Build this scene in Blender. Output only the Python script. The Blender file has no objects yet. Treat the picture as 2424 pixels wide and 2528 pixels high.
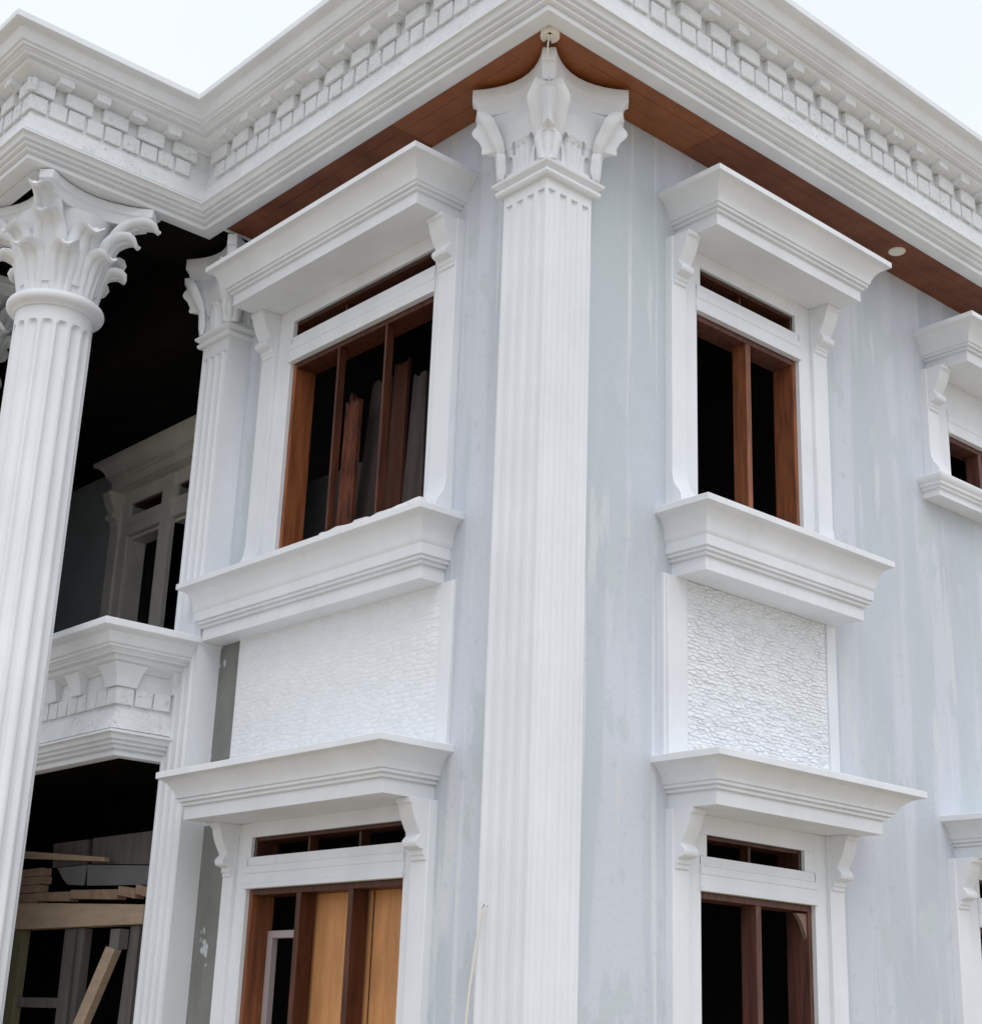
import bpy, bmesh, math, random
from mathutils import Vector, Matrix, noise
random.seed(7)
R = math.radians
S = bpy.context.scene
COL = S.collection

# ------------------------------------------------------------------ camera
cam_d = bpy.data.cameras.new('camera'); cam = bpy.data.objects.new('camera', cam_d); COL.objects.link(cam)
RT = Vector((0.74290107, -0.66843457, 0.03596127)); UP = Vector((-0.23939971, -0.21513346, 0.94678687)); FW = Vector((0.62512861, 0.7119781, 0.31984592))
m = Matrix((RT, UP, -FW)).transposed().to_4x4(); m.translation = Vector((-6.02516499, -6.42991048, 1.6))
cam.matrix_world = m
cam_d.sensor_fit = 'VERTICAL'; cam_d.sensor_height = 24.0; cam_d.lens = 24.0 * 3807.86 / 2528.0
cam_d.clip_end = 2000.0
S.camera = cam

# ------------------------------------------------------------------ overcast sky and soft sun
SUN_EL, SUN_AZ = 58.0, 210.0
w = bpy.data.worlds.new('World'); S.world = w; w.use_nodes = True
nt = w.node_tree; nt.nodes.clear()
out = nt.nodes.new('ShaderNodeOutputWorld'); bg = nt.nodes.new('ShaderNodeBackground'); bg.inputs[1].default_value = 0.1
sky = nt.nodes.new('ShaderNodeTexSky'); sky.sky_type = 'NISHITA'; sky.sun_disc = False
sky.sun_elevation = R(SUN_EL); sky.sun_rotation = R(SUN_AZ); sky.dust_density = 4.0; sky.air_density = 1.0
tc = nt.nodes.new('ShaderNodeTexCoord'); nz = nt.nodes.new('ShaderNodeTexNoise'); nz.inputs['Scale'].default_value = 2.2; nz.inputs['Detail'].default_value = 4
nt.links.new(tc.outputs['Generated'], nz.inputs['Vector'])
cr = nt.nodes.new('ShaderNodeValToRGB')
cr.color_ramp.elements[0].position = 0.3; cr.color_ramp.elements[0].color = (8.4, 9.0, 10.1, 1)
cr.color_ramp.elements[1].position = 0.7; cr.color_ramp.elements[1].color = (9.2, 9.6, 10.5, 1)
nt.links.new(nz.outputs['Fac'], cr.inputs[0])
mx = nt.nodes.new('ShaderNodeMixRGB'); mx.inputs[0].default_value = 0.95
nt.links.new(sky.outputs[0], mx.inputs[1]); nt.links.new(cr.outputs[0], mx.inputs[2])
nt.links.new(mx.outputs[0], bg.inputs[0]); nt.links.new(bg.outputs[0], out.inputs[0])
sd = bpy.data.lights.new('sun', 'SUN'); sd.energy = 1.15; sd.angle = R(45); sd.color = (1.0, 0.98, 0.96)
sun = bpy.data.objects.new('sun', sd); COL.objects.link(sun)
dirv = Vector((-0.50 * math.cos(R(SUN_EL)), -0.866 * math.cos(R(SUN_EL)), math.sin(R(SUN_EL))))
sun.rotation_euler = dirv.to_track_quat('Z', 'Y').to_euler(); sun.location = (-6, -14, 20)
S.view_settings.view_transform = 'Standard'; S.view_settings.look = 'None'; S.view_settings.exposure = 0.12; S.view_settings.gamma = 1.0
S.view_settings.use_curve_mapping = False
try:
    S.cycles.max_bounces = 8; S.cycles.diffuse_bounces = 5; S.cycles.use_denoising = True
except Exception: pass

# ------------------------------------------------------------------ materials
def mat(name, base, rough=0.6, var=0.06, vscale=3.0, bump=0.0, bscale=40.0, stretch=(1, 1, 1), second=None, spec=0.35):
    mt = bpy.data.materials.new(name); mt.use_nodes = True
    n = mt.node_tree.nodes; l = mt.node_tree.links; b = n['Principled BSDF']
    b.inputs['Roughness'].default_value = rough; b.inputs['Specular IOR Level'].default_value = spec
    g = n.new('ShaderNodeNewGeometry'); mp = n.new('ShaderNodeMapping'); mp.inputs['Scale'].default_value = stretch
    l.new(g.outputs['Position'], mp.inputs['Vector'])
    t = n.new('ShaderNodeTexNoise'); t.inputs['Scale'].default_value = vscale; t.inputs['Detail'].default_value = 6; t.inputs['Roughness'].default_value = 0.6
    l.new(mp.outputs[0], t.inputs['Vector'])
    r = n.new('ShaderNodeValToRGB'); e = r.color_ramp.elements
    e[0].position = 0.32; e[1].position = 0.68
    lo = [c * (1 - var) for c in base]; hi = list(second) if second else [min(1, c * (1 + var)) for c in base]
    e[0].color = (*lo, 1); e[1].color = (*hi, 1)
    l.new(t.outputs['Fac'], r.inputs[0]); l.new(r.outputs[0], b.inputs['Base Color'])
    if bump:
        t2 = n.new('ShaderNodeTexNoise'); t2.inputs['Scale'].default_value = bscale; t2.inputs['Detail'].default_value = 5
        l.new(mp.outputs[0], t2.inputs['Vector'])
        bp = n.new('ShaderNodeBump'); bp.inputs['Strength'].default_value = bump; bp.inputs['Distance'].default_value = 0.01
        l.new(t2.outputs['Fac'], bp.inputs['Height']); l.new(bp.outputs[0], b.inputs['Normal'])
    return mt

def add_layer(mt, facsock, color):
    """mix a colour over the material's base colour by facsock"""
    n = mt.node_tree.nodes; l = mt.node_tree.links; b = n['Principled BSDF']
    src = b.inputs['Base Color'].links[0].from_socket
    mxx = n.new('ShaderNodeMixRGB'); l.new(facsock, mxx.inputs[0]); l.new(src, mxx.inputs[1]); mxx.inputs[2].default_value = (*color, 1)
    l.new(mxx.outputs[0], b.inputs['Base Color'])

def noise_mask(mt, scale, stretch, lo, hi, detail=5):
    n = mt.node_tree.nodes; l = mt.node_tree.links
    g = n.new('ShaderNodeNewGeometry'); mp = n.new('ShaderNodeMapping'); mp.inputs['Scale'].default_value = stretch
    l.new(g.outputs['Position'], mp.inputs['Vector'])
    t = n.new('ShaderNodeTexNoise'); t.inputs['Scale'].default_value = scale; t.inputs['Detail'].default_value = detail
    l.new(mp.outputs[0], t.inputs['Vector'])
    r = n.new('ShaderNodeMapRange'); r.inputs['From Min'].default_value = lo; r.inputs['From Max'].default_value = hi
    l.new(t.outputs['Fac'], r.inputs['Value']); return r.outputs[0]

def crack_mask(mt, scale, stretch, width, gate=0.5):
    n = mt.node_tree.nodes; l = mt.node_tree.links
    g = n.new('ShaderNodeNewGeometry'); mp = n.new('ShaderNodeMapping'); mp.inputs['Scale'].default_value = stretch
    l.new(g.outputs['Position'], mp.inputs['Vector'])
    nzz = n.new('ShaderNodeTexNoise'); nzz.inputs['Scale'].default_value = 9; l.new(mp.outputs[0], nzz.inputs['Vector'])
    ad = n.new('ShaderNodeVectorMath'); ad.operation = 'MULTIPLY_ADD'; l.new(nzz.outputs['Color'], ad.inputs[0]); ad.inputs[1].default_value = (0.25, 0.25, 0.25); l.new(mp.outputs[0], ad.inputs[2])
    v = n.new('ShaderNodeTexVoronoi'); v.feature = 'DISTANCE_TO_EDGE'; v.inputs['Scale'].default_value = scale; l.new(ad.outputs[0], v.inputs['Vector'])
    r = n.new('ShaderNodeMapRange'); r.inputs['From Min'].default_value = width; r.inputs['From Max'].default_value = 0.0; l.new(v.outputs['Distance'], r.inputs['Value'])
    gt = noise_mask(mt, 1.7, (1, 1, 1), gate, gate + 0.1)
    mu = n.new('ShaderNodeMath'); mu.operation = 'MULTIPLY'; l.new(r.outputs[0], mu.inputs[0]); l.new(gt, mu.inputs[1])
    return mu.outputs[0]

WHITE = (0.765, 0.788, 0.815)
M = {}
M['white'] = mat('white_paint', WHITE, 0.5, 0.05, 2.5, 0.10, 30, (1, 1, 0.5))
add_layer(M['white'], noise_mask(M['white'], 5, (3, 3, 0.35), 0.62, 0.82), (0.71, 0.725, 0.735))
M['stucco'] = mat('rough_white_stucco', (0.75, 0.77, 0.785), 0.75, 0.06, 6, 0.55, 55)
add_layer(M['stucco'], noise_mask(M['stucco'], 14, (1, 1, 1), 0.62, 0.74), (0.64, 0.64, 0.64))
add_layer(M['stucco'], crack_mask(M['stucco'], 7, (1, 1, 1.3), 0.013, 0.44), (0.36, 0.355, 0.35))
M['wall'] = mat('grey_blue_wall_paint', (0.54, 0.58, 0.632), 0.75, 0.06, 1.4, 0.35, 45, (1, 1, 0.6))
add_layer(M['wall'], noise_mask(M['wall'], 0.9, (1.6, 1.6, 0.45), 0.46, 0.58), (0.525, 0.585, 0.612))
add_layer(M['wall'], noise_mask(M['wall'], 1.5, (1.8, 1.8, 0.14), 0.50, 0.57), (0.61, 0.64, 0.70))
add_layer(M['wall'], noise_mask(M['wall'], 1.7, (2.0, 2.0, 0.9), 0.57, 0.60, 4), (0.55, 0.60, 0.628))
add_layer(M['wall'], noise_mask(M['wall'], 2.1, (2.2, 2.2, 0.28), 0.61, 0.66, 4), (0.64, 0.67, 0.69))
add_layer(M['wall'], noise_mask(M['wall'], 3.4, (2.4, 2.4, 0.05), 0.62, 0.66), (0.67, 0.70, 0.73))
add_layer(M['wall'], noise_mask(M['wall'], 11, (1, 1, 1), 0.60, 0.80), (0.50, 0.55, 0.585))
M['bare'] = mat('bare_grey_render', (0.21, 0.215, 0.20), 0.9, 0.15, 4, 0.35, 50, (1, 1, 0.5))
add_layer(M['bare'], noise_mask(M['bare'], 5, (1, 1, 0.8), 0.66, 0.68), (0.5, 0.54, 0.57))
M['wood'] = mat('brown_window_wood', (0.17, 0.058, 0.026), 0.5, 0.3, 4, 0.15, 60, (6, 6, 0.6), second=(0.30, 0.10, 0.038))
M['wood_dark'] = mat('dark_shaded_wood', (0.060, 0.020, 0.010), 0.45, 0.3, 4, 0.15, 60, (6, 6, 0.6), second=(0.12, 0.036, 0.016))  # darker copy of the frame wood, shade inside openings put into its colour
M['wood_plum'] = mat('plum_brown_wood', (0.10, 0.045, 0.036), 0.5, 0.3, 4, 0.15, 60, (6, 6, 0.6), second=(0.18, 0.075, 0.055))
M['wood_orange'] = mat('orange_brown_wood', (0.24, 0.075, 0.028), 0.5, 0.3, 4, 0.15, 60, (6, 6, 0.6), second=(0.36, 0.12, 0.042))
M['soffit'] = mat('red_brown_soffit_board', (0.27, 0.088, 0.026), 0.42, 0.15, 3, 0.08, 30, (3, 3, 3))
M['soffit_dark'] = mat('darker_soffit_board', (0.18, 0.054, 0.018), 0.5, 0.3, 2, 0.08, 30, (2, 2, 2))  # deeper brown for eave boards away from the corner
M['ply'] = mat('orange_plywood', (0.58, 0.28, 0.11), 0.65, 0.20, 2.6, 0.05, 30, (3, 3, 0.7))
add_layer(M['ply'], noise_mask(M['ply'], 7, (5, 5, 0.25), 0.58, 0.72), (0.46, 0.20, 0.075))
M['lumber'] = mat('pale_lumber', (0.66, 0.50, 0.36), 0.75, 0.14, 3, 0.15, 40, (1, 1, 6))
M['brick'] = mat('brown_clay_brick', (0.50, 0.34, 0.25), 0.85, 0.2, 8, 0.3, 60)
M['dark'] = mat('shade_black_interior', (0.03, 0.028, 0.027), 0.95, 0.2, 3, 0.3, 20, spec=0.0)  # near-black base puts the shade of the rooms into the colour
M['void'] = mat('shade_black_void', (0.013, 0.012, 0.011), 0.95, 0.2, 3, spec=0.0)  # near-black base, shade of unlit ceilings and recesses put into colour
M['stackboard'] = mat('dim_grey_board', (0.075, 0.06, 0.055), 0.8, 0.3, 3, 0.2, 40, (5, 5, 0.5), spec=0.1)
M['board'] = mat('grey_weathered_board', (0.20, 0.18, 0.17), 0.8, 0.2, 3, 0.2, 40, (5, 5, 0.5))
M['redboard'] = mat('worn_red_board', (0.07, 0.022, 0.012), 0.7, 0.4, 5, 0.3, 40, (4, 4, 1.0), second=(0.20, 0.06, 0.028))
M['darkwood'] = mat('dark_red_board', (0.085, 0.03, 0.018), 0.7, 0.35, 3, 0.2, 40, (5, 5, 0.5))
M['grey'] = mat('grey_panel', (0.27, 0.27, 0.285), 0.6, 0.1, 3)
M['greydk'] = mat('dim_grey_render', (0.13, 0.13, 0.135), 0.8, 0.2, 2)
M['concrete'] = mat('grey_concrete', (0.26, 0.25, 0.24), 0.9, 0.15, 5, 0.3, 40)
M['cream'] = mat('cream_plastic', (0.78, 0.74, 0.66), 0.4, 0.02, 3)
M['soil'] = mat('sandy_soil', (0.40, 0.345, 0.26), 0.95, 0.2, 0.6, 0.4, 8)
M['roof'] = mat('roof_slab', (0.45, 0.45, 0.45), 0.9, 0.1, 3)

# ------------------------------------------------------------------ mesh helpers
LEFT = lambda u, v, z: (-v, u, z)
RIGHT = lambda u, v, z: (u, -v, z)
RECESS = lambda u, v, z: (1.38 - v, u, z)
WORLD = lambda x, y, z: (x, y, z)

class MB:
    def __init__(s, f=WORLD): s.v = []; s.f = []; s.T = f
    def add(s, vs, fs):
        k = len(s.v); s.v += [s.T(*p) for p in vs]; s.f += [[i + k for i in q] for q in fs]; return s
    def box(s, a0, a1, b0, b1, c0, c1):
        return s.add([(a0, b0, c0), (a1, b0, c0), (a1, b1, c0), (a0, b1, c0), (a0, b0, c1), (a1, b0, c1), (a1, b1, c1), (a0, b1, c1)],
                     [(3, 2, 1, 0), (4, 5, 6, 7), (0, 1, 5, 4), (1, 2, 6, 5), (2, 3, 7, 6), (3, 0, 4, 7)])
    def loops(s, rings, closed=True, caps=True):
        """rings: list of equal-length point lists; skin them"""
        n = len(rings[0]); vs = [p for r in rings for p in r]; fs = []
        for i in range(len(rings) - 1):
            for j in range(n if closed else n - 1):
                a = i * n + j; b = i * n + (j + 1) % n
                fs.append((a, b, b + n, a + n))
        if caps and closed:
            fs.append(tuple(range(n))[::-1]); fs.append(tuple(range((len(rings) - 1) * n, len(rings) * n)))
        return s.add(vs, fs)
    def build(s, name, m, parent=None, bevel=0.0, smooth=True, ang=35, kind=None, label=None):
        me = bpy.data.meshes.new(name); me.from_pydata(s.v, [], s.f)
        bm = bmesh.new(); bm.from_mesh(me); bmesh.ops.recalc_face_normals(bm, faces=bm.faces); bm.to_mesh(me); bm.free()
        if smooth:
            me.shade_smooth(); me.set_sharp_from_angle(angle=R(ang))
        me.materials.append(m)
        o = bpy.data.objects.new(name, me); COL.objects.link(o)
        if parent: o.parent = parent
        if bevel:
            bv = o.modifiers.new('bevel', 'BEVEL'); bv.width = bevel; bv.segments = 2; bv.limit_method = 'ANGLE'; bv.angle_limit = R(40)
        if kind: o['kind'] = kind
        if label: o['label'] = label
        return o

def empty(name, loc=(0, 0, 0), parent=None):
    o = bpy.data.objects.new(name, None); COL.objects.link(o); o.location = loc
    if parent: o.parent = parent
    return o
def tag(o, label, cat, group=None):
    o['label'] = label; o['category'] = cat
    if group: o['group'] = group
    return o
def put(src, loc, rz=0.0, parent=None):
    """copy an object that shares its mesh"""
    o = src.copy(); COL.objects.link(o); o.location = loc; o.rotation_euler = (0, 0, rz); o.parent = parent or src.parent
    return o

# ------------------------------------------------------------------ ground
g = MB().add([(-300, -300, 0), (300, -300, 0), (300, 300, 0), (-300, 300, 0)], [(0, 1, 2, 3)]).build('ground', M['soil']); g['kind'] = 'structure'

# ------------------------------------------------------------------ the house
house = empty('house')
tag(house, 'white two-storey classical house under construction with columns, moulded windows and deep cornice', 'house')
YP, XP = 3.9763, -1.5311

def wall(name, T, u0, u1, z0, z1, holes, m, th=0.18, label=None):
    us = sorted({u0, u1, *[h[0] for h in holes], *[h[1] for h in holes]}); zs = sorted({z0, z1, *[h[2] for h in holes], *[h[3] for h in holes]})
    us = [u for u in us if u0 <= u <= u1]; zs = [z for z in zs if z0 <= z <= z1]
    def solid(i, j):
        if i < 0 or j < 0 or i >= len(us) - 1 or j >= len(zs) - 1: return False
        a = (us[i] + us[i + 1]) / 2; b = (zs[j] + zs[j + 1]) / 2
        return not any(h[0] < a < h[1] and h[2] < b < h[3] for h in holes)
    mb = MB(T); t = -th
    for i in range(len(us) - 1):
        for j in range(len(zs) - 1):
            if not solid(i, j): continue
            a, b, c, d = us[i], us[i + 1], zs[j], zs[j + 1]
            mb.add([(a, 0, c), (b, 0, c), (b, 0, d), (a, 0, d)], [(0, 1, 2, 3)]); mb.add([(a, t, c), (b, t, c), (b, t, d), (a, t, d)], [(3, 2, 1, 0)])
            if not solid(i - 1, j): mb.add([(a, 0, c), (a, t, c), (a, t, d), (a, 0, d)], [(0, 1, 2, 3)])
            if not solid(i + 1, j): mb.add([(b, 0, c), (b, t, c), (b, t, d), (b, 0, d)], [(0, 1, 2, 3)])
            if not solid(i, j - 1): mb.add([(a, 0, c), (b, 0, c), (b, t, c), (a, t, c)], [(0, 1, 2, 3)])
            if not solid(i, j + 1): mb.add([(a, 0, d), (b, 0, d), (b, t, d), (a, t, d)], [(0, 1, 2, 3)])
    # weld so the normals come out right
    me_o = mb.build(name, m, house, smooth=False, label=label)
    bm = bmesh.new(); bm.from_mesh(me_o.data); bmesh.ops.remove_doubles(bm, verts=bm.verts, dist=1e-5); bmesh.ops.recalc_face_normals(bm, faces=bm.faces); bm.to_mesh(me_o.data); bm.free()
    return me_o

ZR, ZT0, ZT1 = 6.42, 6.635, 6.775          # upper rail bottom / rail top / transom top
ZRl, ZT0l, ZT1l = 2.475, 2.69, 2.825       # lower storey
LO = (1.08, 2.795); RO = (1.43, 2.58); TO = (4.58, 5.73)
HU, HL = 4.62, 0.5
Lh = [(LO[0], LO[1], 4.66, ZR), (LO[0], LO[1] + .02, ZT0, ZT1), (LO[0], LO[1], HL, ZRl), (LO[0], LO[1] - .02, ZT0l, ZT1l)]
Rh = [(RO[0], RO[1], 4.82, ZR), (RO[0] + .04, RO[1] - .03, ZT0, ZT1), (RO[0], RO[1], HL, ZRl), (RO[0] + .06, RO[1] - .1, ZT0l, ZT1l),
      (TO[0], TO[1], 5.86, ZR), (TO[0], TO[1], HL, ZRl), (TO[0] + .03, TO[1] - .03, ZT0l, ZT1l)]
wall('wall', LEFT, 0.0, 3.46, 0, 7.68, Lh, M['wall'])
wall('wall', RIGHT, 0.0, 11.0, 0, 7.68, Rh, M['wall'])
# unpainted render strips on the left wall, beside the panel and below the lower hood
MB(LEFT).box(3.16, 3.465, -0.02, 0.004, 3.2, 4.34).build('bare_render', M['bare'], house, label='unpainted dark grey strip between panel and pilaster')
MB(LEFT).box(3.07, 3.465, -0.02, 0.004, 0.0, 2.95).build('bare_render', M['bare'], house, label='unpainted grey strip beside the lower window, with paint spots')
# porch recess walls
RW = [(5.4, 6.84, 4.45, 6.42), (7.06, 7.77, 4.45, 6.42), (5.4, 6.80, 6.635, 6.775), (7.10, 7.74, 6.635, 6.775)]
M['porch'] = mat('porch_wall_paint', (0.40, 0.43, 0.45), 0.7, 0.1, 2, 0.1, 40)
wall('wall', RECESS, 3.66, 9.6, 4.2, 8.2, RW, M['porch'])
MB().box(.02, 1.37, 3.85, 9.59, 7.27, 8.19).build('porch_shade_ceiling', M['void'], house, smooth=False)  # black box added above the hood to stand for the unlit porch top
MB().box(-1.35, -1.15, 6.6, 9.59, 0, 7.69).build('wall', M['porch'], house, smooth=False)  # unseen front-bay wall, added to keep light out of the porch
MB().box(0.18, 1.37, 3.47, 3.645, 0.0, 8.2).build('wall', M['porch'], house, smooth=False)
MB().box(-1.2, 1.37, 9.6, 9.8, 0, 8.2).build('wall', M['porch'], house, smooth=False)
MB().box(-1.7, 11.0, 3.75, 9.8, 8.2, 8.3).build('porch_shade_ceiling', M['void'], house, smooth=False)
# inside: floors, ceilings and partitions, coloured near-black for shade
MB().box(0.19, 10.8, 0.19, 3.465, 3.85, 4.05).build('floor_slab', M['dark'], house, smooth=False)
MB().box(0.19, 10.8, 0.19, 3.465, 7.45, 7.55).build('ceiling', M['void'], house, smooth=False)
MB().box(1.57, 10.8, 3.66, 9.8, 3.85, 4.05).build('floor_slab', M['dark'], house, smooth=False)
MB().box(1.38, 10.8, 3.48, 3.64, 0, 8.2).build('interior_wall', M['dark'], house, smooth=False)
MB().box(.19, 1.37, 3.43, 3.466, 0.0, 7.44).build('interior_wall', M['dark'], house, smooth=False)  # dark lining added over the wall's inner face to keep the room black
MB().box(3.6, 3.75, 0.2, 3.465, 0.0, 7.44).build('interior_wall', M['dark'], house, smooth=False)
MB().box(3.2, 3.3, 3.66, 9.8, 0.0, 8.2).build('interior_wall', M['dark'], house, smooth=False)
MB().box(10.8, 11.0, 0.19, 9.8, 0, 8.2).build('wall', M['wall'], house, smooth=False)
MB().box(1.4, 10.8, 9.8, 10.0, 0, 8.2).build('wall', M['wall'], house, smooth=False)
MB().box(-.35, 11.0, -.35, 9.8, 8.33, 8.45).build('roof', M['roof'], house, smooth=False)

# ---- swept entablature
def sweep(poly, path, mb):
    """poly: closed (o,z) loop; path: (x, y, fx, fy): the vertex sits at (x - fx*o, y - fy*o)"""
    mb.loops([[(x - fx * o, y - fy * o, z) for o, z in poly] for x, y, fx, fy in path]); return mb
P_ARCH = [(.40, 7.64), (.43, 7.63), (.505, 7.63), (.517, 7.634), (.520, 7.642), (.520, 7.668), (.512, 7.672), (.514, 7.678), (.546, 7.681), (.550, 7.684), (.550, 7.700), (.545, 7.703), (.547, 7.709), (.574, 7.711), (.578, 7.714), (.578, 7.730),
          (.574, 7.733), (.577, 7.739), (.600, 7.741), (.603, 7.746), (.605, 7.758), (.611, 7.770), (.622, 7.779), (.634, 7.783), (.634, 7.800), (.622, 7.806), (.40, 7.811)]
P_FRIEZE = [(.40, 7.812), (.621, 7.812), (.582, 7.950), (.570, 7.972), (.570, 8.25), (.40, 8.25)]
P_CORONA = [(.40, 8.251), (.585, 8.251), (.60, 8.268), (.627, 8.276), (.690, 8.302), (.698, 8.312), (.698, 8.338), (.722, 8.333), (.744, 8.334), (.746, 8.350), (.762, 8.353), (.764, 8.364), (.790, 8.366), (.793, 8.384),
            (.811, 8.390), (.836, 8.452), (.842, 8.462), (.862, 8.470), (.895, 8.480), (.909, 8.489), (.909, 8.540), (.40, 8.56)]
PATH = [(11.0, 0, 0, 1), (0, 0, 1, 1), (0, YP, 1, 1), (XP, YP, 1, 1), (XP, 9.8, 1, 0)]
ent = sweep(P_CORONA, PATH, MB()).build('entablature', M['white'], house, bevel=.003)
sweep(P_ARCH, PATH, MB()).build('architrave', M['white'], ent)
sweep(P_FRIEZE, PATH, MB()).build('frieze', M['stucco'], ent)

def piece(name, w_, o0, o1, z0, z1, parent, m, jitter=0.0, taper=0.0):
    """a block facing -y, centred on x=0, its depth measured from the reference line"""
    mb = MB(lambda x, o, z: (x, -o, z)); h = w_ / 2; ht = h - taper
    j = lambda: random.uniform(-jitter, jitter)
    mb.add([(-h + j(), o0, z0 + j()), (h + j(), o0, z0 + j()), (ht + j(), o1 + j(), z0 + j()), (-ht + j(), o1 + j(), z0 + j()), (-h + j(), o0, z1 + j()), (h + j(), o0, z1 + j()), (ht + j(), o1 + j(), z1 + j()), (-ht + j(), o1 + j(), z1 + j())],
           [(3, 2, 1, 0), (4, 5, 6, 7), (0, 1, 5, 4), (1, 2, 6, 5), (2, 3, 7, 6), (3, 0, 4, 7)])
    return mb.build(name, m, parent, bevel=.004)

def dress(parent, X, Y, xe, ye, dz, runs, blocks=True):
    """dentils, blocks and corbels along the runs ('r': along +x facing -y from corner, 'l': along +y facing -x)"""
    protos = {}
    for nm, wd, o0, o1, z0, z1, pitch, off in ([] if False else [('dentil', .140, .569, .593, 7.998, 8.122, .155, 0), ('cornice_block', .222, .569, .611, 8.132, 8.242, .31, 0), ('modillion', .125, .60, .692, 8.243, 8.304, .31, .155)][:3 if blocks else 1]):
        var = [piece(nm, wd * random.uniform(.96, 1.03), o0, o1, z0 + dz, z1 + dz, parent, M['stucco'], jitter=.004, taper=.002) for _ in range(4)]
        used = [False] * 4
        for kind, fx, fy, t0, t1 in runs:
            n = int((t1 - t0) / pitch + 1e-6)
            for i in range(n + 1):
                t = t0 + off + i * pitch
                if t > t1: break
                k = random.randrange(4)
                if kind == 'r': loc, rz = (t, fy, 0), 0.0
                else: loc, rz = (fx, t, 0), -math.pi / 2
                if not used[k]:
                    o = var[k]; used[k] = True; o.location = loc; o.rotation_euler = (0, 0, rz)
                else: put(var[k], loc, rz)
        for k in range(4):
            if not used[k]: bpy.data.objects.remove(var[k])
dress(ent, 0, 0, 0, 0, 0.0, [('r', 0, 0, -.52, 6.6), ('l', 0, 0, -.52, YP - .68), ('r', 0, YP, XP - .52, -.68), ('l', XP, 0, YP - .52, YP + 1.6)])

# ---- timber soffit under the eaves, board by board
soff = MB().box(0.0, 10.9, -.42, 0.0, 7.70, 7.72).build('soffit', M['void'], house, smooth=False)
def boards(n0, n1, fixed0, fixed1, along):
    t = n0
    while t < n1 - .02:
        L = min(random.uniform(1.2, 1.6), n1 - t)
        k = 3; wd = (fixed1 - fixed0) / k
        for i in range(k):
            a, b = fixed0 + i * wd + .0015, fixed0 + (i + 1) * wd - .0015
            dz = random.uniform(0, .0012)
            mb = MB().box(t + .001, t + L - .001, a, b, 7.645 + dz, 7.66) if along == 'x' else MB().box(a, b, t + .001, t + L - .001, 7.645 + dz, 7.66)
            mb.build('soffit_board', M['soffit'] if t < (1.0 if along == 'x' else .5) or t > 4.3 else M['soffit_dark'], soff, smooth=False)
        t += L
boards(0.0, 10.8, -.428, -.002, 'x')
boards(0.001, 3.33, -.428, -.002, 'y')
MB().box(-.428, 0, -.428, 0, 7.645, 7.66).build('soffit_board', M['soffit'], soff, smooth=False)
MB().box(-.428, -.0, 3.331, 3.355, 7.635, 7.66).build('soffit_strip', M['white'], soff, smooth=False)
MB().box(-.42, -0.0, 0.0, 3.33, 7.70, 7.72).build('soffit_backing', M['void'], soff, smooth=False)
sweep([(.29, 7.631), (.399, 7.631), (.399, 7.69), (.29, 7.69)], [(-.85, YP, 0, 1), (XP, YP, 1, 1), (XP, 9.8, 1, 0)], MB()).build('beam_soffit', M['white'], house, smooth=False)
# beam over the portico columns
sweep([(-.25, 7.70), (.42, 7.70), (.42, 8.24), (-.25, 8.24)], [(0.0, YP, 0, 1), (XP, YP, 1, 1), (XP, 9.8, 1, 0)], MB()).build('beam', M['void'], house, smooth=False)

def disc(name, c, r, h, m, parent, n=24):
    mb = MB(); mb.loops([[(c[0] + rr * math.cos(2 * math.pi * i / n), c[1] + rr * math.sin(2 * math.pi * i / n), z) for i in range(n)] for rr, z in ((r, c[2] + h), (r, c[2] + .006), (r * .93, c[2]))])
    return mb.build(name, m, parent)
dl = disc('downlight', (-.341, -.35, 7.60), .062, .045, M['cream'], house)
MB().box(-.395, -.365, -.395, -.375, 7.60, 7.645).build('junction_box', M['cream'], dl)
MB().box(-.34, -.31, -.33, -.30, 7.56, 7.645).build('bracket', M['darkwood'], dl)
disc('downlight', (3.604, -.259, 7.632), .068, .013, M['cream'], house)
def tube(name, pts, r, m, parent=None, n=8):
    mb = MB(); rings = []
    for i, p in enumerate(pts):
        p = Vector(p); d = (Vector(pts[min(i + 1, len(pts) - 1)]) - Vector(pts[max(i - 1, 0)])).normalized()
        a = d.orthogonal().normalized(); b = d.cross(a)
        rings.append([tuple(p + a * r * math.cos(2 * math.pi * k / n) + b * r * math.sin(2 * math.pi * k / n)) for k in range(n)])
    mb.loops(rings); return mb.build(name, m, parent)
tube('wire', [(-.345, -.345, 7.60), (-.348, -.34, 7.56), (-.335, -.325, 7.52), (-.32, -.31, 7.475)], .005, M['cream'], dl)

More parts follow.
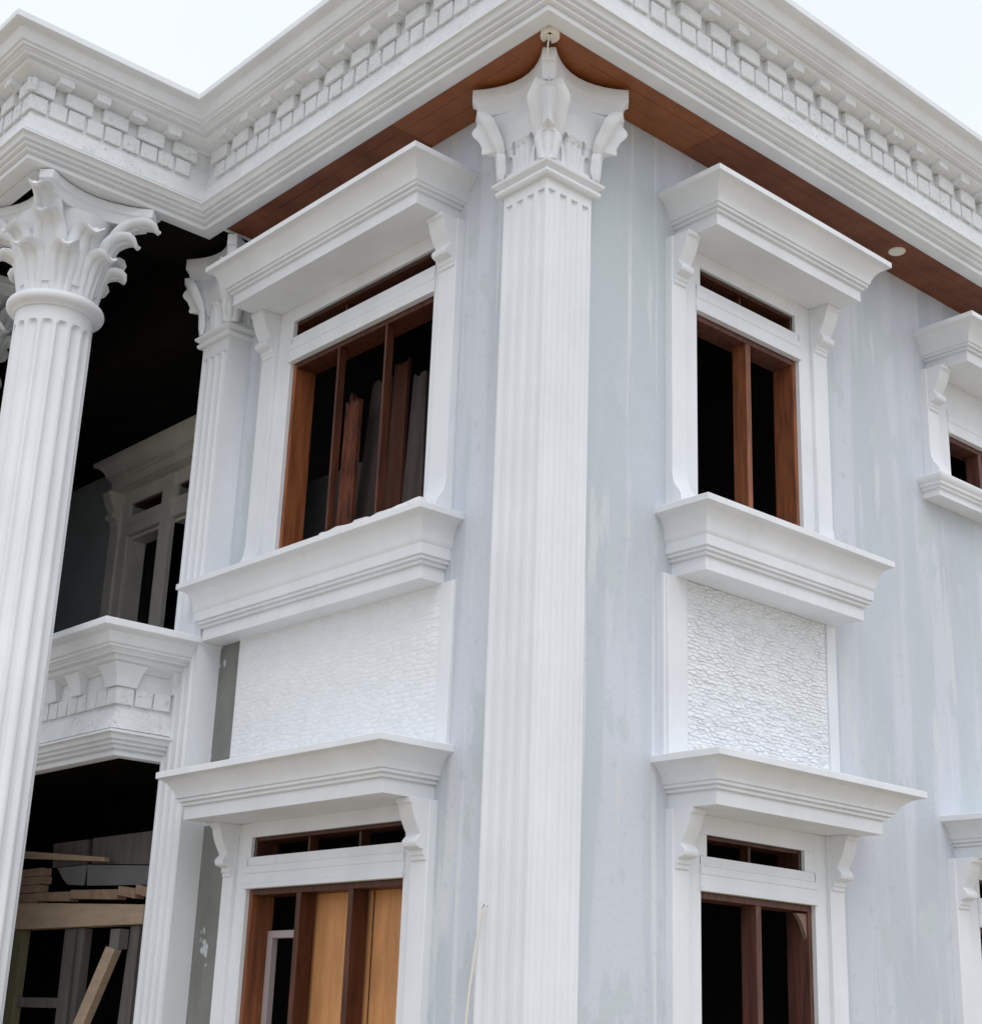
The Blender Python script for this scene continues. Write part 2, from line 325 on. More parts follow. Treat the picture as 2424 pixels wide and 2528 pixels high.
# ------------------------------------------------------------------ acanthus leaves and capitals
def leaf_mesh(h, w_, out_, curl, lean=0.0, th=.014, cols=19, rows=18):
    """leaf growing up +z from the origin, bending towards +y (outward)"""
    c = []
    for i in range(rows + 1):
        t = i / rows
        if t < .7:
            s = t / .7; y = lean * s + out_ * .25 * s * s; z = h * .92 * s
        else:
            s = (t - .7) / .3; a = s * curl
            rr = out_ * .75 / max(.2, math.sin(min(curl, math.pi / 2)))
            y = lean + out_ * .25 + rr * (1 - math.cos(a)) * .55 + rr * .45 * math.sin(a); z = h * .92 + h * .10 * math.sin(a * 1.25) - (.10 * h * max(0, a - 1.2))
        c.append((y, z))
    prof = lambda t: w_ * (.62 + .38 * math.sin(math.pi * min(1, t * 1.15) * .8)) * (1 if t < .8 else math.sqrt(max(.05, 1 - ((t - .8) / .2) ** 2 * .95)))
    front, back = [], []
    for i, (y, z) in enumerate(c):
        t = i / rows; wd = prof(t) * (1 + .05 * math.sin(t * 14))
        y2, z2 = c[min(i + 1, rows)]; y1, z1 = c[max(i - 1, 0)]
        d = Vector((0, y2 - y1, z2 - z1)).normalized(); nrm = Vector((0, d.z, -d.y))
        rf, rb = [], []
        for j in range(cols):
            s = j / (cols - 1) * 2 - 1
            cup = -.13 * wd * s * s + (.011 * math.cos(s * 3 * math.pi) - .004 * math.cos(s * 6 * math.pi)) * (1 - t) ** .4 * min(1, t * 4)
            p = Vector((s * wd / 2, y, z)) + nrm * cup
            rf.append(tuple(p + nrm * th / 2)); rb.append(tuple(p - nrm * th / 2))
        front.append(rf); back.append(rb)
    rings = [f + b[::-1] for f, b in zip(front, back)]
    mb = MB(); mb.loops(rings); return mb

def leaf(parent, loc, ang, h, w_, out_, curl, lean=0.0, name='leaf', m=None, th=.014):
    o = leaf_mesh(h, w_, out_, curl, lean, th).build(name, m or M['white'], parent, ang=50)
    o.location = loc; o.rotation_euler = (0, 0, ang); return o     # +y of the leaf points along ang+90deg

def star(a, cut, sag, n=10):
    """abacus plan: square of half size a with cut horns and concave sides"""
    pts = []
    for q in range(4):
        r = Matrix.Rotation(q * math.pi / 2, 2)
        A = Vector((-a + cut, -a)); B = Vector((a - cut, -a))
        for i in range(n + 1):
            t = i / n; p = A.lerp(B, t); p.y += sag * (1 - (2 * t - 1) ** 2)
            pts.append(tuple(r @ p))
    return pts
def abacus(c, a, sag, zb, zt, parent, m):
    mb = MB(); rings = []
    for sc, z in ((.90, zb), (.93, zb + .25 * (zt - zb)), (.96, zb + .5 * (zt - zb)), (1.0, zb + .55 * (zt - zb)), (1.0, zt)):
        rings.append([(c[0] + x, c[1] + y, z) for x, y in star(a * sc, a * .15, sag * sc)])
    mb.loops(rings); return mb.build('abacus', m, parent, bevel=.006)

def square_capital(c, hw, zb, zt, parent, m, a):
    """square bell with two tiers of leaves, corner volutes and star abacus"""
    H = zt - zb
    mb = MB(); rings = []
    for hh, z in ((hw * 1.16, zb - .095), (hw * 1.22, zb - .08), (hw * 1.22, zb - .06), (hw * 1.06, zb - .052), (hw * 1.14, zb - .046), (hw * 1.30, zb - .022), (hw * 1.32, zb - .004), (hw * 1.08, zb + .002), (hw * 1.08, zb + .01)):
        rings.append([(c[0] + sx * hh, c[1] + sy * hh, z) for sx, sy in ((-1, -1), (1, -1), (1, 1), (-1, 1))])
    mb.loops(rings); mb.build('astragal', m, parent, smooth=False, bevel=.003)
    prof = [(0, 1.166, 1.10), (.10, 1.17, 1.11), (.20, 1.20, 1.12), (.222, 1.30, 1.15), (.232, 1.56, 1.18), (.245, 1.585, 1.20), (.28, 1.57, 1.21), (.33, 1.66, 1.24), (.37, 1.80, 1.26), (.395, 1.83, 1.27), (.42, 1.80, 1.26), (.45, 1.72, 1.24), (.485, 1.67, 1.22), (.545, 1.70, 1.22)]
    mb = MB(); rings = []
    for z, cc, mm in prof:
        ring = []
        for q in range(4):
            rot = Matrix.Rotation(q * math.pi / 2, 2)
            for i in range(12):
                sv = -1 + 2 * i / 12; k = max(0, (abs(sv) - .15) / .85) ** 1.7
                wave = .03 * math.cos(sv * 9) * min(1, z * 8) * (1 - abs(sv))
                px_, py_ = sv * cc * hw * .985, -(mm + (cc - mm) * k + wave) * hw
                v2 = rot @ Vector((px_, py_)); ring.append((c[0] + v2.x, c[1] + v2.y, zb + z * H / .71))
        rings.append(ring)
    mb.loops(rings); bell = mb.build('capital', m, parent, ang=55)
    cut = MB()
    for q in range(4):
        rot = Matrix.Rotation(q * math.pi / 2, 2)
        for u0, z0, w0, h0 in ((-.66, .045, .34, .13), (.66, .045, .34, .13), (-.40, .175, .24, .09), (.40, .175, .24, .09)):
            pts = [(-.5, 0), (.5, 0), (.5, .55), (.36, .85), (.12, 1), (-.12, 1), (-.36, .85), (-.5, .55)]
            rr = []
            for dep in (1.02, 1.5):
                ring = []
                for pu, pz in pts:
                    v2 = rot @ Vector(((u0 + pu * w0) * hw, -dep * hw)); ring.append((c[0] + v2.x, c[1] + v2.y, zb + z0 + pz * h0))
                rr.append(ring)
            cut.loops(rr)
    co = cut.build('cutter', m, None, smooth=False)
    bo = bell.modifiers.new('hollow', 'BOOLEAN'); bo.operation = 'DIFFERENCE'; bo.object = co; bo.solver = 'EXACT'
    bpy.context.view_layer.update()
    ev = bell.evaluated_get(bpy.context.evaluated_depsgraph_get()); nm = bpy.data.meshes.new_from_object(ev)
    bell.modifiers.clear(); bell.data = nm; nm.set_sharp_from_angle(angle=R(55)); bpy.data.objects.remove(co)
    abacus(c, a, a * .34, zb + H * .71, zt, parent, m)
    for q in range(4):
        ang = q * math.pi / 2 + math.pi / 4; d = Vector((math.cos(ang), math.sin(ang)))
        base = Vector((c[0], c[1])) + d * hw * 1.60
        leaf(parent, (base.x, base.y, zb + H * .27), ang - math.pi / 2, H * .38, .27, .035, 1.4, .12, m=m, th=.036)
        base = Vector((c[0], c[1])) + d * hw * 1.58
        leaf(parent, (base.x, base.y, zb + H * .02), ang - math.pi / 2, H * .28, .17, .02, 1.0, .01, m=m, th=.03)
        ang = q * math.pi / 2; d = Vector((math.cos(ang), math.sin(ang)))
        base = Vector((c[0], c[1])) + d * hw * 1.10
        leaf(parent, (base.x, base.y, zb), ang - math.pi / 2, H * .30, .16, .035, 1.4, .01, m=m, th=.025)

def fluted_face(mb, u0, u1, v, z0, z1, n, fw, dep, zf):
    """front face at depth v with n sunk flutes of width fw from z0 to zf"""
    pitch = (u1 - u0) / n
    def strip(us, vs, za, zb):
        mb.add([(u, vv, za) for u, vv in zip(us, vs)] + [(u, vv, zb) for u, vv in zip(us, vs)], [(i, i + 1, i + 1 + len(us), i + len(us)) for i in range(len(us) - 1)])
    us, vs = [u0], [v]
    for k in range(n):
        c = u0 + (k + .5) * pitch
        for i in range(9):
            s = -1 + i / 4
            us.append(c + s * fw / 2); vs.append(v - dep * math.sqrt(max(0, 1 - s * s)))
    us.append(u1); vs.append(v)
    strip(us, vs, z0, zf)
    strip([u0] + [u for k in range(n) for u in (u0 + (k + .5) * pitch - fw / 2, u0 + (k + .5) * pitch + fw / 2)] + [u1], [v] * (2 * n + 2), zf, z1)
    for k in range(n):        # lids of the flutes
        c = u0 + (k + .5) * pitch
        pts = [(c + (-1 + i / 4) * fw / 2, v - dep * math.sqrt(max(0, 1 - (-1 + i / 4) ** 2)), zf) for i in range(9)]
        mb.add(pts, [tuple(range(9))])

# corner pilaster: two fluted faces, x,y from -0.10 to 0.305
mb = MB(RIGHT); fluted_face(mb, -.10, .305, .10, 0.3, 6.83, 4, .064, .020, 6.735)
mb.T = LEFT; fluted_face(mb, -.10, .305, .10, 0.3, 6.83, 4, .064, .020, 6.735)
mb.T = WORLD; mb.add([(.305, -.10, .3), (.305, 0.01, .3), (.305, 0.01, 6.83), (.305, -.10, 6.83)], [(0, 1, 2, 3)]); mb.add([(-.10, .305, .3), (.01, .305, .3), (.01, .305, 6.83), (-.10, .305, 6.83)], [(3, 2, 1, 0)])
pil = mb.build('pilaster', M['white'], house, ang=30, label='tall square fluted pilaster on the house corner')
MB().box(-.15, .355, -.15, .355, 0, .3).build('plinth', M['white'], pil, bevel=.006)
square_capital((.1025, .1025), .2025, 6.905, 7.615, pil, M['white'], .40)

# left end pilaster standing 0.2 proud
mb = MB(LEFT); fluted_face(mb, 3.455, 3.84, .20, 0.3, 6.83, 4, .062, .020, 6.70)
mb.add([(3.455, .2, .3), (3.455, -.05, .3), (3.455, -.05, 6.83), (3.455, .2, 6.83)], [(0, 1, 2, 3)]); mb.add([(3.84, .2, .3), (3.84, -.2, .3), (3.84, -.2, 6.83), (3.84, .2, 6.83)], [(3, 2, 1, 0)])
pil2 = mb.build('pilaster', M['white'], house, ang=30, label='fluted pilaster at the porch end of the left wall')
MB().box(-.25, 0, 3.41, 3.89, 0, .3).build('plinth', M['white'], pil2, bevel=.006)
square_capital((-.005, 3.6475), .1925, 6.905, 7.615, pil2, M['white'], .37)

# ------------------------------------------------------------------ round fluted columns
def column(cx, cy, r, label):
    nf = 16; per = 12; n = nf * per; zf = 6.555; z0 = .5
    mb = MB(); rings = []
    rows = [(z0, 0), (z0 + .02, 0), (z0 + .05, 1), (zf - .05, 1)] + [(zf - .05 + .05 * math.sin(k / 6 * math.pi / 2), math.cos(k / 6 * math.pi / 2)) for k in range(1, 7)] + [(zf + .01, 0), (6.68, 0)]
    for z, q in rows:
        ring = []
        for i in range(n):
            s = ((i % per) / per - .5) / .36
            d = .026 * math.sqrt(max(0, 1 - (s / max(q, .02)) ** 2)) * (1 if q > .15 else 0) if abs(s) < q else 0
            a = 2 * math.pi * i / n; ring.append((cx + (r - d) * math.cos(a), cy + (r - d) * math.sin(a), z))
        rings.append(ring)
    mb.loops(rings); o = mb.build('column', M['white'], house, ang=40, label=label)
    def lathe(name, prof, n=64, ang=35):
        k = MB(); k.loops([[(cx + rr * math.cos(2 * math.pi * i / n), cy + rr * math.sin(2 * math.pi * i / n), z) for i in range(n)] for rr, z in prof]); return k.build(name, M['white'], o, ang=ang)
    lathe('torus', [(r - .01, 6.665)] + [(r + .012 * (1 - math.cos(t)) + .016, 6.67 + .01 * t) for t in (0, .8, 1.6)] + [(r + .03 + .046 * math.cos(t), 6.735 + .046 * math.sin(t)) for t in [-1.3 + i * .26 for i in range(11)]] + [(r + .01, 6.785), (r - .01, 6.79)])
    H = 7.63 - 6.78; zb = 6.78
    lathe('capital', [(r * (.96 + .10 * t + .22 * t ** 3), zb + H * .80 * t) for t in [i / 12 for i in range(13)]])
    lathe('base', [(r + .10, .26), (r + .12, .3), (r + .10, .36), (r + .04, .39), (r + .05, .44), (r + .01, .5), (r - .01, .51)])
    MB().box(cx - .44, cx + .44, cy - .44, cy + .44, 0, .26).build('plinth', M['white'], o, bevel=.006)
    abacus((cx + .03, cy - .01), .50, .15, zb + H * .80, 7.62, o, M['white'])
    for k in range(8):
        a = k * math.pi / 4 + math.pi / 8; d = (math.cos(a), math.sin(a))
        leaf(o, (cx + d[0] * r * .97, cy + d[1] * r * .97, zb), a - math.pi / 2, H * .40, .225, .15, 2.0, .03, th=.024)
    for k in range(8):
        a = k * math.pi / 4; d = (math.cos(a), math.sin(a)); diag = k % 2 == 1
        leaf(o, (cx + d[0] * r * .99, cy + d[1] * r * .99, zb + H * .10), a - math.pi / 2, H * (.56 if diag else .5), .25, .20 if diag else .12, 2.0, .06, th=.024)
        if diag:
            leaf(o, (cx + d[0] * r * 1.05, cy + d[1] * r * 1.05, zb + H * .40), a - math.pi / 2, H * .42, .21, .24, 2.2, .14, 'volute', th=.028)
    return o
column(-1.45, 3.95, .292, 'round fluted column at the near corner of the porch')
column(-1.45, 5.75, .292, 'round fluted column further along the porch, mostly hidden')

# ------------------------------------------------------------------ windows
def hood_profile(h, e, lip=.045, box=.085, tall=False):
    k = e / .173
    p = [(0, 0), (0, box), (-.004, box + .003), (-.003, box + .007), (.022 * k, box + .009), (.023 * k, box + .026), (.018 * k, box + .029), (.019 * k, box + .033), (.042 * k, box + .035), (.043 * k, box + .051), (.039 * k, box + .054), (.050 * k, box + .058)]
    z0 = box + .060; o0 = .054 * k; z1 = h - lip - .004; o1 = e - .010
    for i in range(0, 15):
        t = i / 14
        if tall:
            q = max(0, (t - .30) / .70); oo = o0 + (o1 - o0) * ((.02 if t < .29 else .14) + (.86 * (1 - math.sqrt(max(0, 1 - q * q))) if t > .29 else 0))
        else: oo = o0 + (o1 - o0) * (.5 * t ** 1.5 + .5 * (1 - math.sqrt(max(0, 1 - t * t))))
        p.append((oo, z0 + (z1 - z0) * t))
    p += [(e, h - lip), (e, h - .004), (e - .006, h)]
    return p
def moulding(T, name, u0, u1, d, z, prof, parent, m, flush0=False, far=1.0, splay=0.0):
    """box u0..u1 deep d with profile growing outwards round three sides"""
    mb = MB(T); rings = []
    for o, zz in prof:
        a = u0 if flush0 else u0 - o
        if flush0: a = u0 + .12 * o
        rings.append([(a + splay * (d + o), -.002, z + zz), (a, d + o, z + zz), (u1 + o * far, d + o, z + zz), (u1 + o * far, -.002, z + zz)])
    vs = [p for r in rings for p in r]; n = 4; fs = []
    for i in range(len(rings) - 1):
        for j in range(4): fs.append((i * 4 + j, i * 4 + (j + 1) % 4, i * 4 + 4 + (j + 1) % 4, i * 4 + 4 + j))
    fs.append((3, 2, 1, 0)); L = (len(rings) - 1) * 4; fs.append((L, L + 1, L + 2, L + 3))
    mb.add(vs, fs); return mb.build(name, m, parent, bevel=.0016)
def extrude_profile(T, name, prof, u0, u1, parent, m, bevel=.004):
    """(v, z) closed outline pulled along u"""
    mb = MB(T); mb.loops([[(u0, v, z) for v, z in prof], [(u1, v, z) for v, z in prof]]); return mb.build(name, m, parent, bevel=bevel, ang=40)

def window(T, o0, o1, zs, zr, zt0, zt1, hood, sill, trim, bars, mull, label, z_low, sillprof=None, sill_flush=False, foot=True, panel_m=None, wood=None, mwood=None, tr=None, mw=.026, md=.13, transom=True):
    """o0..o1 opening; trim: (outer0, inner0, inner1, outer1) of the raised boards"""
    wd = wood or M['wood']
    zb = zs; t = .035
    win = empty('window', (0, 0, 0), house); win['label'] = label
    MB(T).box(o0, o0 + t, -.186, -.004, zb, zr - .002).build('jamb', wd, win, bevel=.002); MB(T).box(o1 - t, o1, -.186, -.004, zb, zr - .002).build('jamb', wd, win, bevel=.002)
    MB(T).box(o0 + t, o1 - t, -.186, -.004, zr - .04, zr - .002).build('frame_head', mwood or M['wood_plum'], win, bevel=.002)
    MB(T).box(o0 + t, o1 - t, -.14, -.004, zb, zb + .05).build('bottom_rail', wd, win, bevel=.002)
    for c in mull:
        MB(T).box(c - mw, c + mw, -md, -.006, zb + .05, zr - .04).build('mullion', mwood or wd, win, bevel=.002)
    # transom light: lintel, bars
    t0, t1 = tr or (o0, o1)
    if not transom: bars = []; MB(T).box(o0 - .0005, o1 + .0005, -.01, .027, zt0, zt1 - .0005).build('casing', M['white'], win)
    f = MB(T); f.box(t0, t1, -.19, -.012, zt1 - .022, zt1 - .001); f.box(t0, t0 + .014, -.19, -.014, zt0 + .001, zt1 - .0225); f.box(t1 - .014, t1, -.19, -.014, zt0 + .001, zt1 - .0225)
    for a, b in ((o0 - .0005, t0), (t1, o1 + .0005)):
        if transom and b - a > .004: MB(T).box(a, b, -.01, .0275, zt0 + .001, zt1 - .001).build('casing', M['white'], win)
    if transom: f.build('transom_frame', M['wood_dark'], win)
    for c in bars: MB(T).box(c - .011, c + .011, -.12, -.05, zt0, zt1 - .023).build('transom_bar', M['wood_dark'], win)
    # white rail between opening and transom: three fillets
    pr = [(-.02, zr), (.050, zr), (.052, zr + .030), (.040, zr + .034), (.040, zr + .10), (.046, zr + .104), (.046, zr + .150), (.030, zr + .156), (.030, zt0), (-.02, zt0)]
    extrude_profile(T, 'rail', pr, o0 - .012, o1 + .012, win, M['white'], bevel=.003)
    # flat casing and raised boards
    hz = hood[3] if hood else zt1 + .1
    for a, b in ((trim[1], o0 - .0005), (o1 + .0005, trim[2])):
        MB(T).box(a, b, -.01, .030, z_low, hz - .001).build('casing', M['white'], win, bevel=.003)
    MB(T).box(o0 - .0005, o1 + .0005, -.01, .028, zt1, hz - .001).build('casing', M['white'], win)
    for a, b in ((trim[0], trim[1]), (trim[2], trim[3])):
        MB(T).box(a, b, -.01, .060, z_low, hz - .001).build('trim_board', M['white'], win, bevel=.004)
        # scrolled bracket under the hood
        H = .36; zt = hz; ins = .012
        pr = [(.058, zt), (.205, zt), (.205, zt - .030), (.188, zt - .040), (.180, zt - .075), (.164, zt - .12), (.140, zt - .165), (.118, zt - .20), (.112, zt - .215), (.124, zt - .225), (.142, zt - .245), (.146, zt - .265), (.136, zt - .285), (.112, zt - .295), (.085, zt - .30), (.085, zt - .33), (.075, zt - .335), (.072, zt - .36), (.058, zt - .365)]
        extrude_profile(T, 'bracket', pr, a + ins, b - ins, win, M['white'])
        if foot:
            zf = z_low
            pr = [(.058, zf + .30), (.062, zf + .30), (.066, zf + .24), (.085, zf + .19), (.115, zf + .15), (.135, zf + .12), (.140, zf + .07), (.160, zf + .06), (.160, zf), (.058, zf)]
            extrude_profile(T, 'trim_foot', pr, a - .004, b + .004, win, M['white'])
    if hood:
        u0, u1, d, z, h, e = hood[:6]
        moulding(T, 'hood', u0, u1, d, z, hood_profile(h, e), win, M['white'], far=hood[6] if len(hood) > 6 else 1.0)
    if sill:
        u0, u1, d, z, h, e = sill
        moulding(T, 'sill', u0, u1, d, z, sillprof or hood_profile(h, e, tall=True), win, M['white'], flush0=sill_flush, splay=1.32 if sill_flush else 0.0)
    return win

W_UL = window(LEFT, *LO, 4.66, ZR, ZT0, ZT1, (.87, 3.125, .39, 6.89, .333, .174), (.86, 3.43, .19, 4.295, .44, .17), (.82, 1.0, 2.98, 3.16), [2.22], [1.645, 2.215],
              'upper left window, its orange-brown frame empty, with boards behind', 4.70, wood=M['wood_orange'], mwood=M['wood_dark'], tr=(LO[0], LO[1] + .02), mw=.011, md=.07)
mb = MB(LEFT); rings = []
for i in range(27):
    u = .74 + i * .040; q = lambda k: noise.noise((u * 9, k * 3.7, .5)) * .5 + noise.noise((u * 31, k * 5.1, 2.5)) * .5
    top = 4.738 + .030 * max(.15, 1 - i / 26) + .014 * q(1)
    rings.append([(u, .30 + .02 * q(2), 4.732), (u, .352 + .012 * q(3), 4.72), (u, .35 + .02 * q(4), 4.748 + .015 * q(5)), (u, .335 + .02 * q(6), top), (u, .28 + .02 * q(7), top + .012 * q(8)), (u, .26, 4.732)])
mb.loops(rings); mb.build('broken_plaster', M['stucco'], W_UL, ang=20, label='rough broken plaster edge on top of the sill')
W_UR = window(RIGHT, *RO, 4.82, ZR, ZT0, ZT1, (1.238, 2.888, .384, 6.89, .333, .172), (1.197, 2.893, .29, 4.44, .44, .165), (1.14, 1.29, 2.72, 2.89), [2.0], [2.03],
              'upper right window with one brown mullion', 4.86, tr=(RO[0] + .04, RO[1] - .03))
W_LL = window(LEFT, *LO, HL, ZRl, ZT0l, ZT1l, (.855, 3.09, .40, 2.925, .325, .16), None, (.82, 0.98, 2.93, 3.06), [1.64, 2.20], [1.645, 2.215],
              'lower left window closed by orange plywood', HL, foot=False, mwood=M['wood_dark'], tr=(LO[0], LO[1] - .02))
W_LR = window(RIGHT, *RO, HL, ZRl, ZT0l, ZT1l, (1.16, 2.86, .39, 2.945, .31, .16, 1.9), None, (1.14, 1.29, 2.71, 2.87), [2.0], [2.03],
              'lower right window with one dark brown mullion', HL, foot=False, wood=M['wood_plum'], tr=(RO[0] + .06, RO[1] - .1))
W_TR = window(RIGHT, *TO, 5.86, ZR, ZT0, ZT1, (4.34, 5.95, .384, 6.89, .333, .172), (4.19, 6.1, .15, 5.755, .17, .067), (4.24, 4.40, 5.86, 6.02), [5.1], [5.1],
              'small upper window at the far right', 5.88, wood=M['wood_plum'], tr=(TO[0] + .03, TO[1] - .03), transom=False, sillprof=[(0, 0), (0, .055), (.02, .058), (.02, .08), (.038, .085), (.04, .108), (.05, .115), (.067, .14), (.067, .165), (.06, .17)])
W_TL = window(RIGHT, *TO, HL, ZRl, ZT0l, ZT1l, (4.34, 5.95, .39, 2.945, .31, .16), None, (4.24, 4.40, 5.86, 6.02), [5.1], [5.1],
              'lower window at the far right edge', HL, foot=False, tr=(TO[0] + .03, TO[1] - .03))
M['undercoat'] = mat('grey_undercoat', (0.76, 0.73, 0.68), 0.7, .1, 3)
WHT = M['white']; M['white'] = M['undercoat']
W_PO = window(RECESS, 5.4, 7.77, 4.45, ZR, ZT0, ZT1, (5.1, 7.96, .17, 6.93, .31, .16), None, (5.1, 5.25, 7.92, 8.10), [], [6.0], 'window at the back of the porch', 4.4, foot=False, mwood=M['undercoat'], wood=M['undercoat'])
MB(RECESS).box(6.84, 7.06, -.15, .055, 4.4, 6.92).build('post', M['white'], W_PO, bevel=.004)
M['white'] = WHT
# inner casement and corner stay
zc = 2.21
c = MB(LEFT); c.box(2.70, 2.757, -.20, -.15, HL, zc); c.box(2.26, 2.70, -.20, -.15, zc - .05, zc); c.box(2.26, 2.30, -.20, -.15, HL, zc - .05)
M['sash'] = mat('pale_grey_sash', (0.42, 0.36, 0.35), 0.5, .05)
c.build('casement', M['sash'], W_LL, bevel=.003, label='pale grey inner casement in the left bay')
M['lumber2'] = mat('tan_brown_wood', (0.25, 0.17, 0.13), 0.7, .15)
mb = MB(RIGHT); mb.loops([[(2.545, -.02, 2.42), (2.44, -.02, 2.42), (2.49, -.02, 2.37), (2.545, -.02, 2.26)], [(2.545, -.05, 2.42), (2.44, -.05, 2.42), (2.49, -.05, 2.37), (2.545, -.05, 2.26)]])
mb.build('corner_brace', M['lumber2'], W_LR)

# ------------------------------------------------------------------ stone-clad panels between the storeys
def stone_panel(T, u0, u1, v, z0, z1, sw, sh, relief, singles, label, frame, gap=.0022, limit=190, inset=.22):
    pn = MB(T).box(u0, u1, -.02, v, z0, z1).build('stone_panel', M['white'], house, smooth=False, label=label)
    if frame:
        for a, b in frame: MB(T).box(a, b, -.01, v + relief + .016, z0, z1).build('panel_border', M['white'], pn, bevel=.004)
    pts = []; nr = max(2, round((z1 - z0) / sh)); nc = max(2, round((u1 - u0) / sw))
    for r_ in range(nr):
        for c_ in range(nc):
            pts.append((u0 + (c_ + .5 + (.5 if r_ % 2 else 0) + random.uniform(-.42, .42)) * sw * (u1 - u0) / (nc * sw), z0 + (r_ + .5 + random.uniform(-.36, .36)) * (z1 - z0) / nr))
    asp = sw / sh; cells = []
    def clip(poly, nx, nz, d):
        out_ = []
        for i in range(len(poly)):
            p, q = poly[i], poly[(i + 1) % len(poly)]; a_ = nx * p[0] + nz * p[1] - d; b_ = nx * q[0] + nz * q[1] - d
            if a_ <= 0: out_.append(p)
            if a_ * b_ < 0: t_ = a_ / (a_ - b_); out_.append((p[0] + (q[0] - p[0]) * t_, p[1] + (q[1] - p[1]) * t_))
        return out_
    S_ = [(u, zz * asp) for u, zz in pts]
    grid = {}
    for i, p in enumerate(S_): grid.setdefault((int(p[0] // sw), int(p[1] // sw)), []).append(i)
    for i, p in enumerate(S_):
        if not u0 < p[0] < u1: continue
        gx, gy = int(p[0] // sw), int(p[1] // sw)
        poly = [(u0, z0 * asp), (u1, z0 * asp), (u1, z1 * asp), (u0, z1 * asp)]
        for ax in range(-2, 3):
            for ay in range(-2, 3):
                for j in grid.get((gx + ax, gy + ay), ()):
                    if j == i or not poly: continue
                    q = S_[j]; nx, nz = q[0] - p[0], q[1] - p[1]; poly = clip(poly, nx, nz, (nx * (q[0] + p[0]) + nz * (q[1] + p[1])) / 2)
        if len(poly) > 2: cells.append([(u, zz / asp) for u, zz in poly])
    area = lambda P: abs(sum(P[k][0] * P[(k + 1) % len(P)][1] - P[(k + 1) % len(P)][0] * P[k][1] for k in range(len(P)))) / 2
    order = sorted([k for k in range(len(cells)) if singles(sum(p[0] for p in cells[k]) / len(cells[k]))], key=lambda k: -area(cells[k]))
    big = set(order[:limit]); rest = MB(T); n = 0
    for k, P in enumerate(cells):
        mu = sum(p[0] for p in P) / len(P); mz = sum(p[1] for p in P) / len(P)
        ll = max(p[0] for p in P) - min(p[0] for p in P); hh = max(.004, max(p[1] for p in P) - min(p[1] for p in P))
        # finer outline, slightly ragged
        ring = []
        for i in range(len(P)):
            p, q = P[i], P[(i + 1) % len(P)]; ring.append(p)
            if math.hypot(q[0] - p[0], q[1] - p[1]) > .02: ring.append(((p[0] + q[0]) / 2 + random.uniform(-.002, .002), (p[1] + q[1]) / 2 + random.uniform(-.0015, .0015)))
        g2 = gap * random.uniform(.6, 1.6); dep = v + relief * random.uniform(.2, 1.0); tl = random.uniform(-.5, .5) * relief; tu = random.uniform(-.4, .4) * relief
        def shrink(p, g_):
            return mu + (p[0] - mu) * max(.25, 1 - 2 * g_ / ll), mz + (p[1] - mz) * max(.25, 1 - 2 * g_ / hh)
        L0 = [shrink(p, g2) for p in ring]; L1 = [shrink(p, g2 * 1.2) for p in ring]; L2 = [shrink(p, g2 + min(.008, hh * inset)) for p in ring]
        A = [(p[0], v - .004, p[1]) for p in L0]; B = [(p[0], dep - .4 * relief, p[1]) for p in L1]
        Cc = [(p[0], dep + tl * (p[1] - mz) / hh + tu * (p[0] - mu) / ll + random.uniform(-.08, .08) * relief, p[1]) for p in L2]
        N_ = len(ring); fs = [(i, (i + 1) % N_, N_ + (i + 1) % N_, N_ + i) for i in range(N_)] + [(N_ + i, N_ + (i + 1) % N_, 2 * N_ + (i + 1) % N_, 2 * N_ + i) for i in range(N_)] + [tuple(2 * N_ + i for i in range(N_))]
        if k in big: MB(T).add(A + B + Cc, fs).build('stone', M['stone'], pn, ang=30); n += 1
        else: rest.add(A + B + Cc, fs)
    if rest.v: rest.build('stonework', M['stone'], pn, ang=30, kind='stuff')
    return n
M['stone'] = mat('white_painted_stone', (0.81, 0.83, 0.85), 0.6, 0.03, 6, 0.35, 45)
MB(RIGHT).box(1.10, 2.914, -.015, .022, 3.24, 4.45).build('panel_back', M['white'], house, bevel=.004)
nR = stone_panel(RIGHT, 1.31, 2.79, .024, 3.25, 4.44, .062, .025, .013, lambda u: True, 'white painted split-stone panel between the right windows', None, gap=.0015, inset=.20)
for a, b in ((1.12, 1.305), (2.795, 2.90)): MB(RIGHT).box(a, b, -.01, .040, 3.245, 4.442).build('panel_border', M['white'], house, bevel=.004)
nL = stone_panel(LEFT, .86, 3.175, .018, 3.25, 4.30, .080, .032, .0022, lambda u: u < 2.0, 'white panel of fine cracked stonework between the left windows', None, gap=.0012, limit=100, inset=.06)
MB(LEFT).box(.735, .857, -.01, .026, 3.245, 4.297).build('panel_border', M['white'], house, bevel=.004)

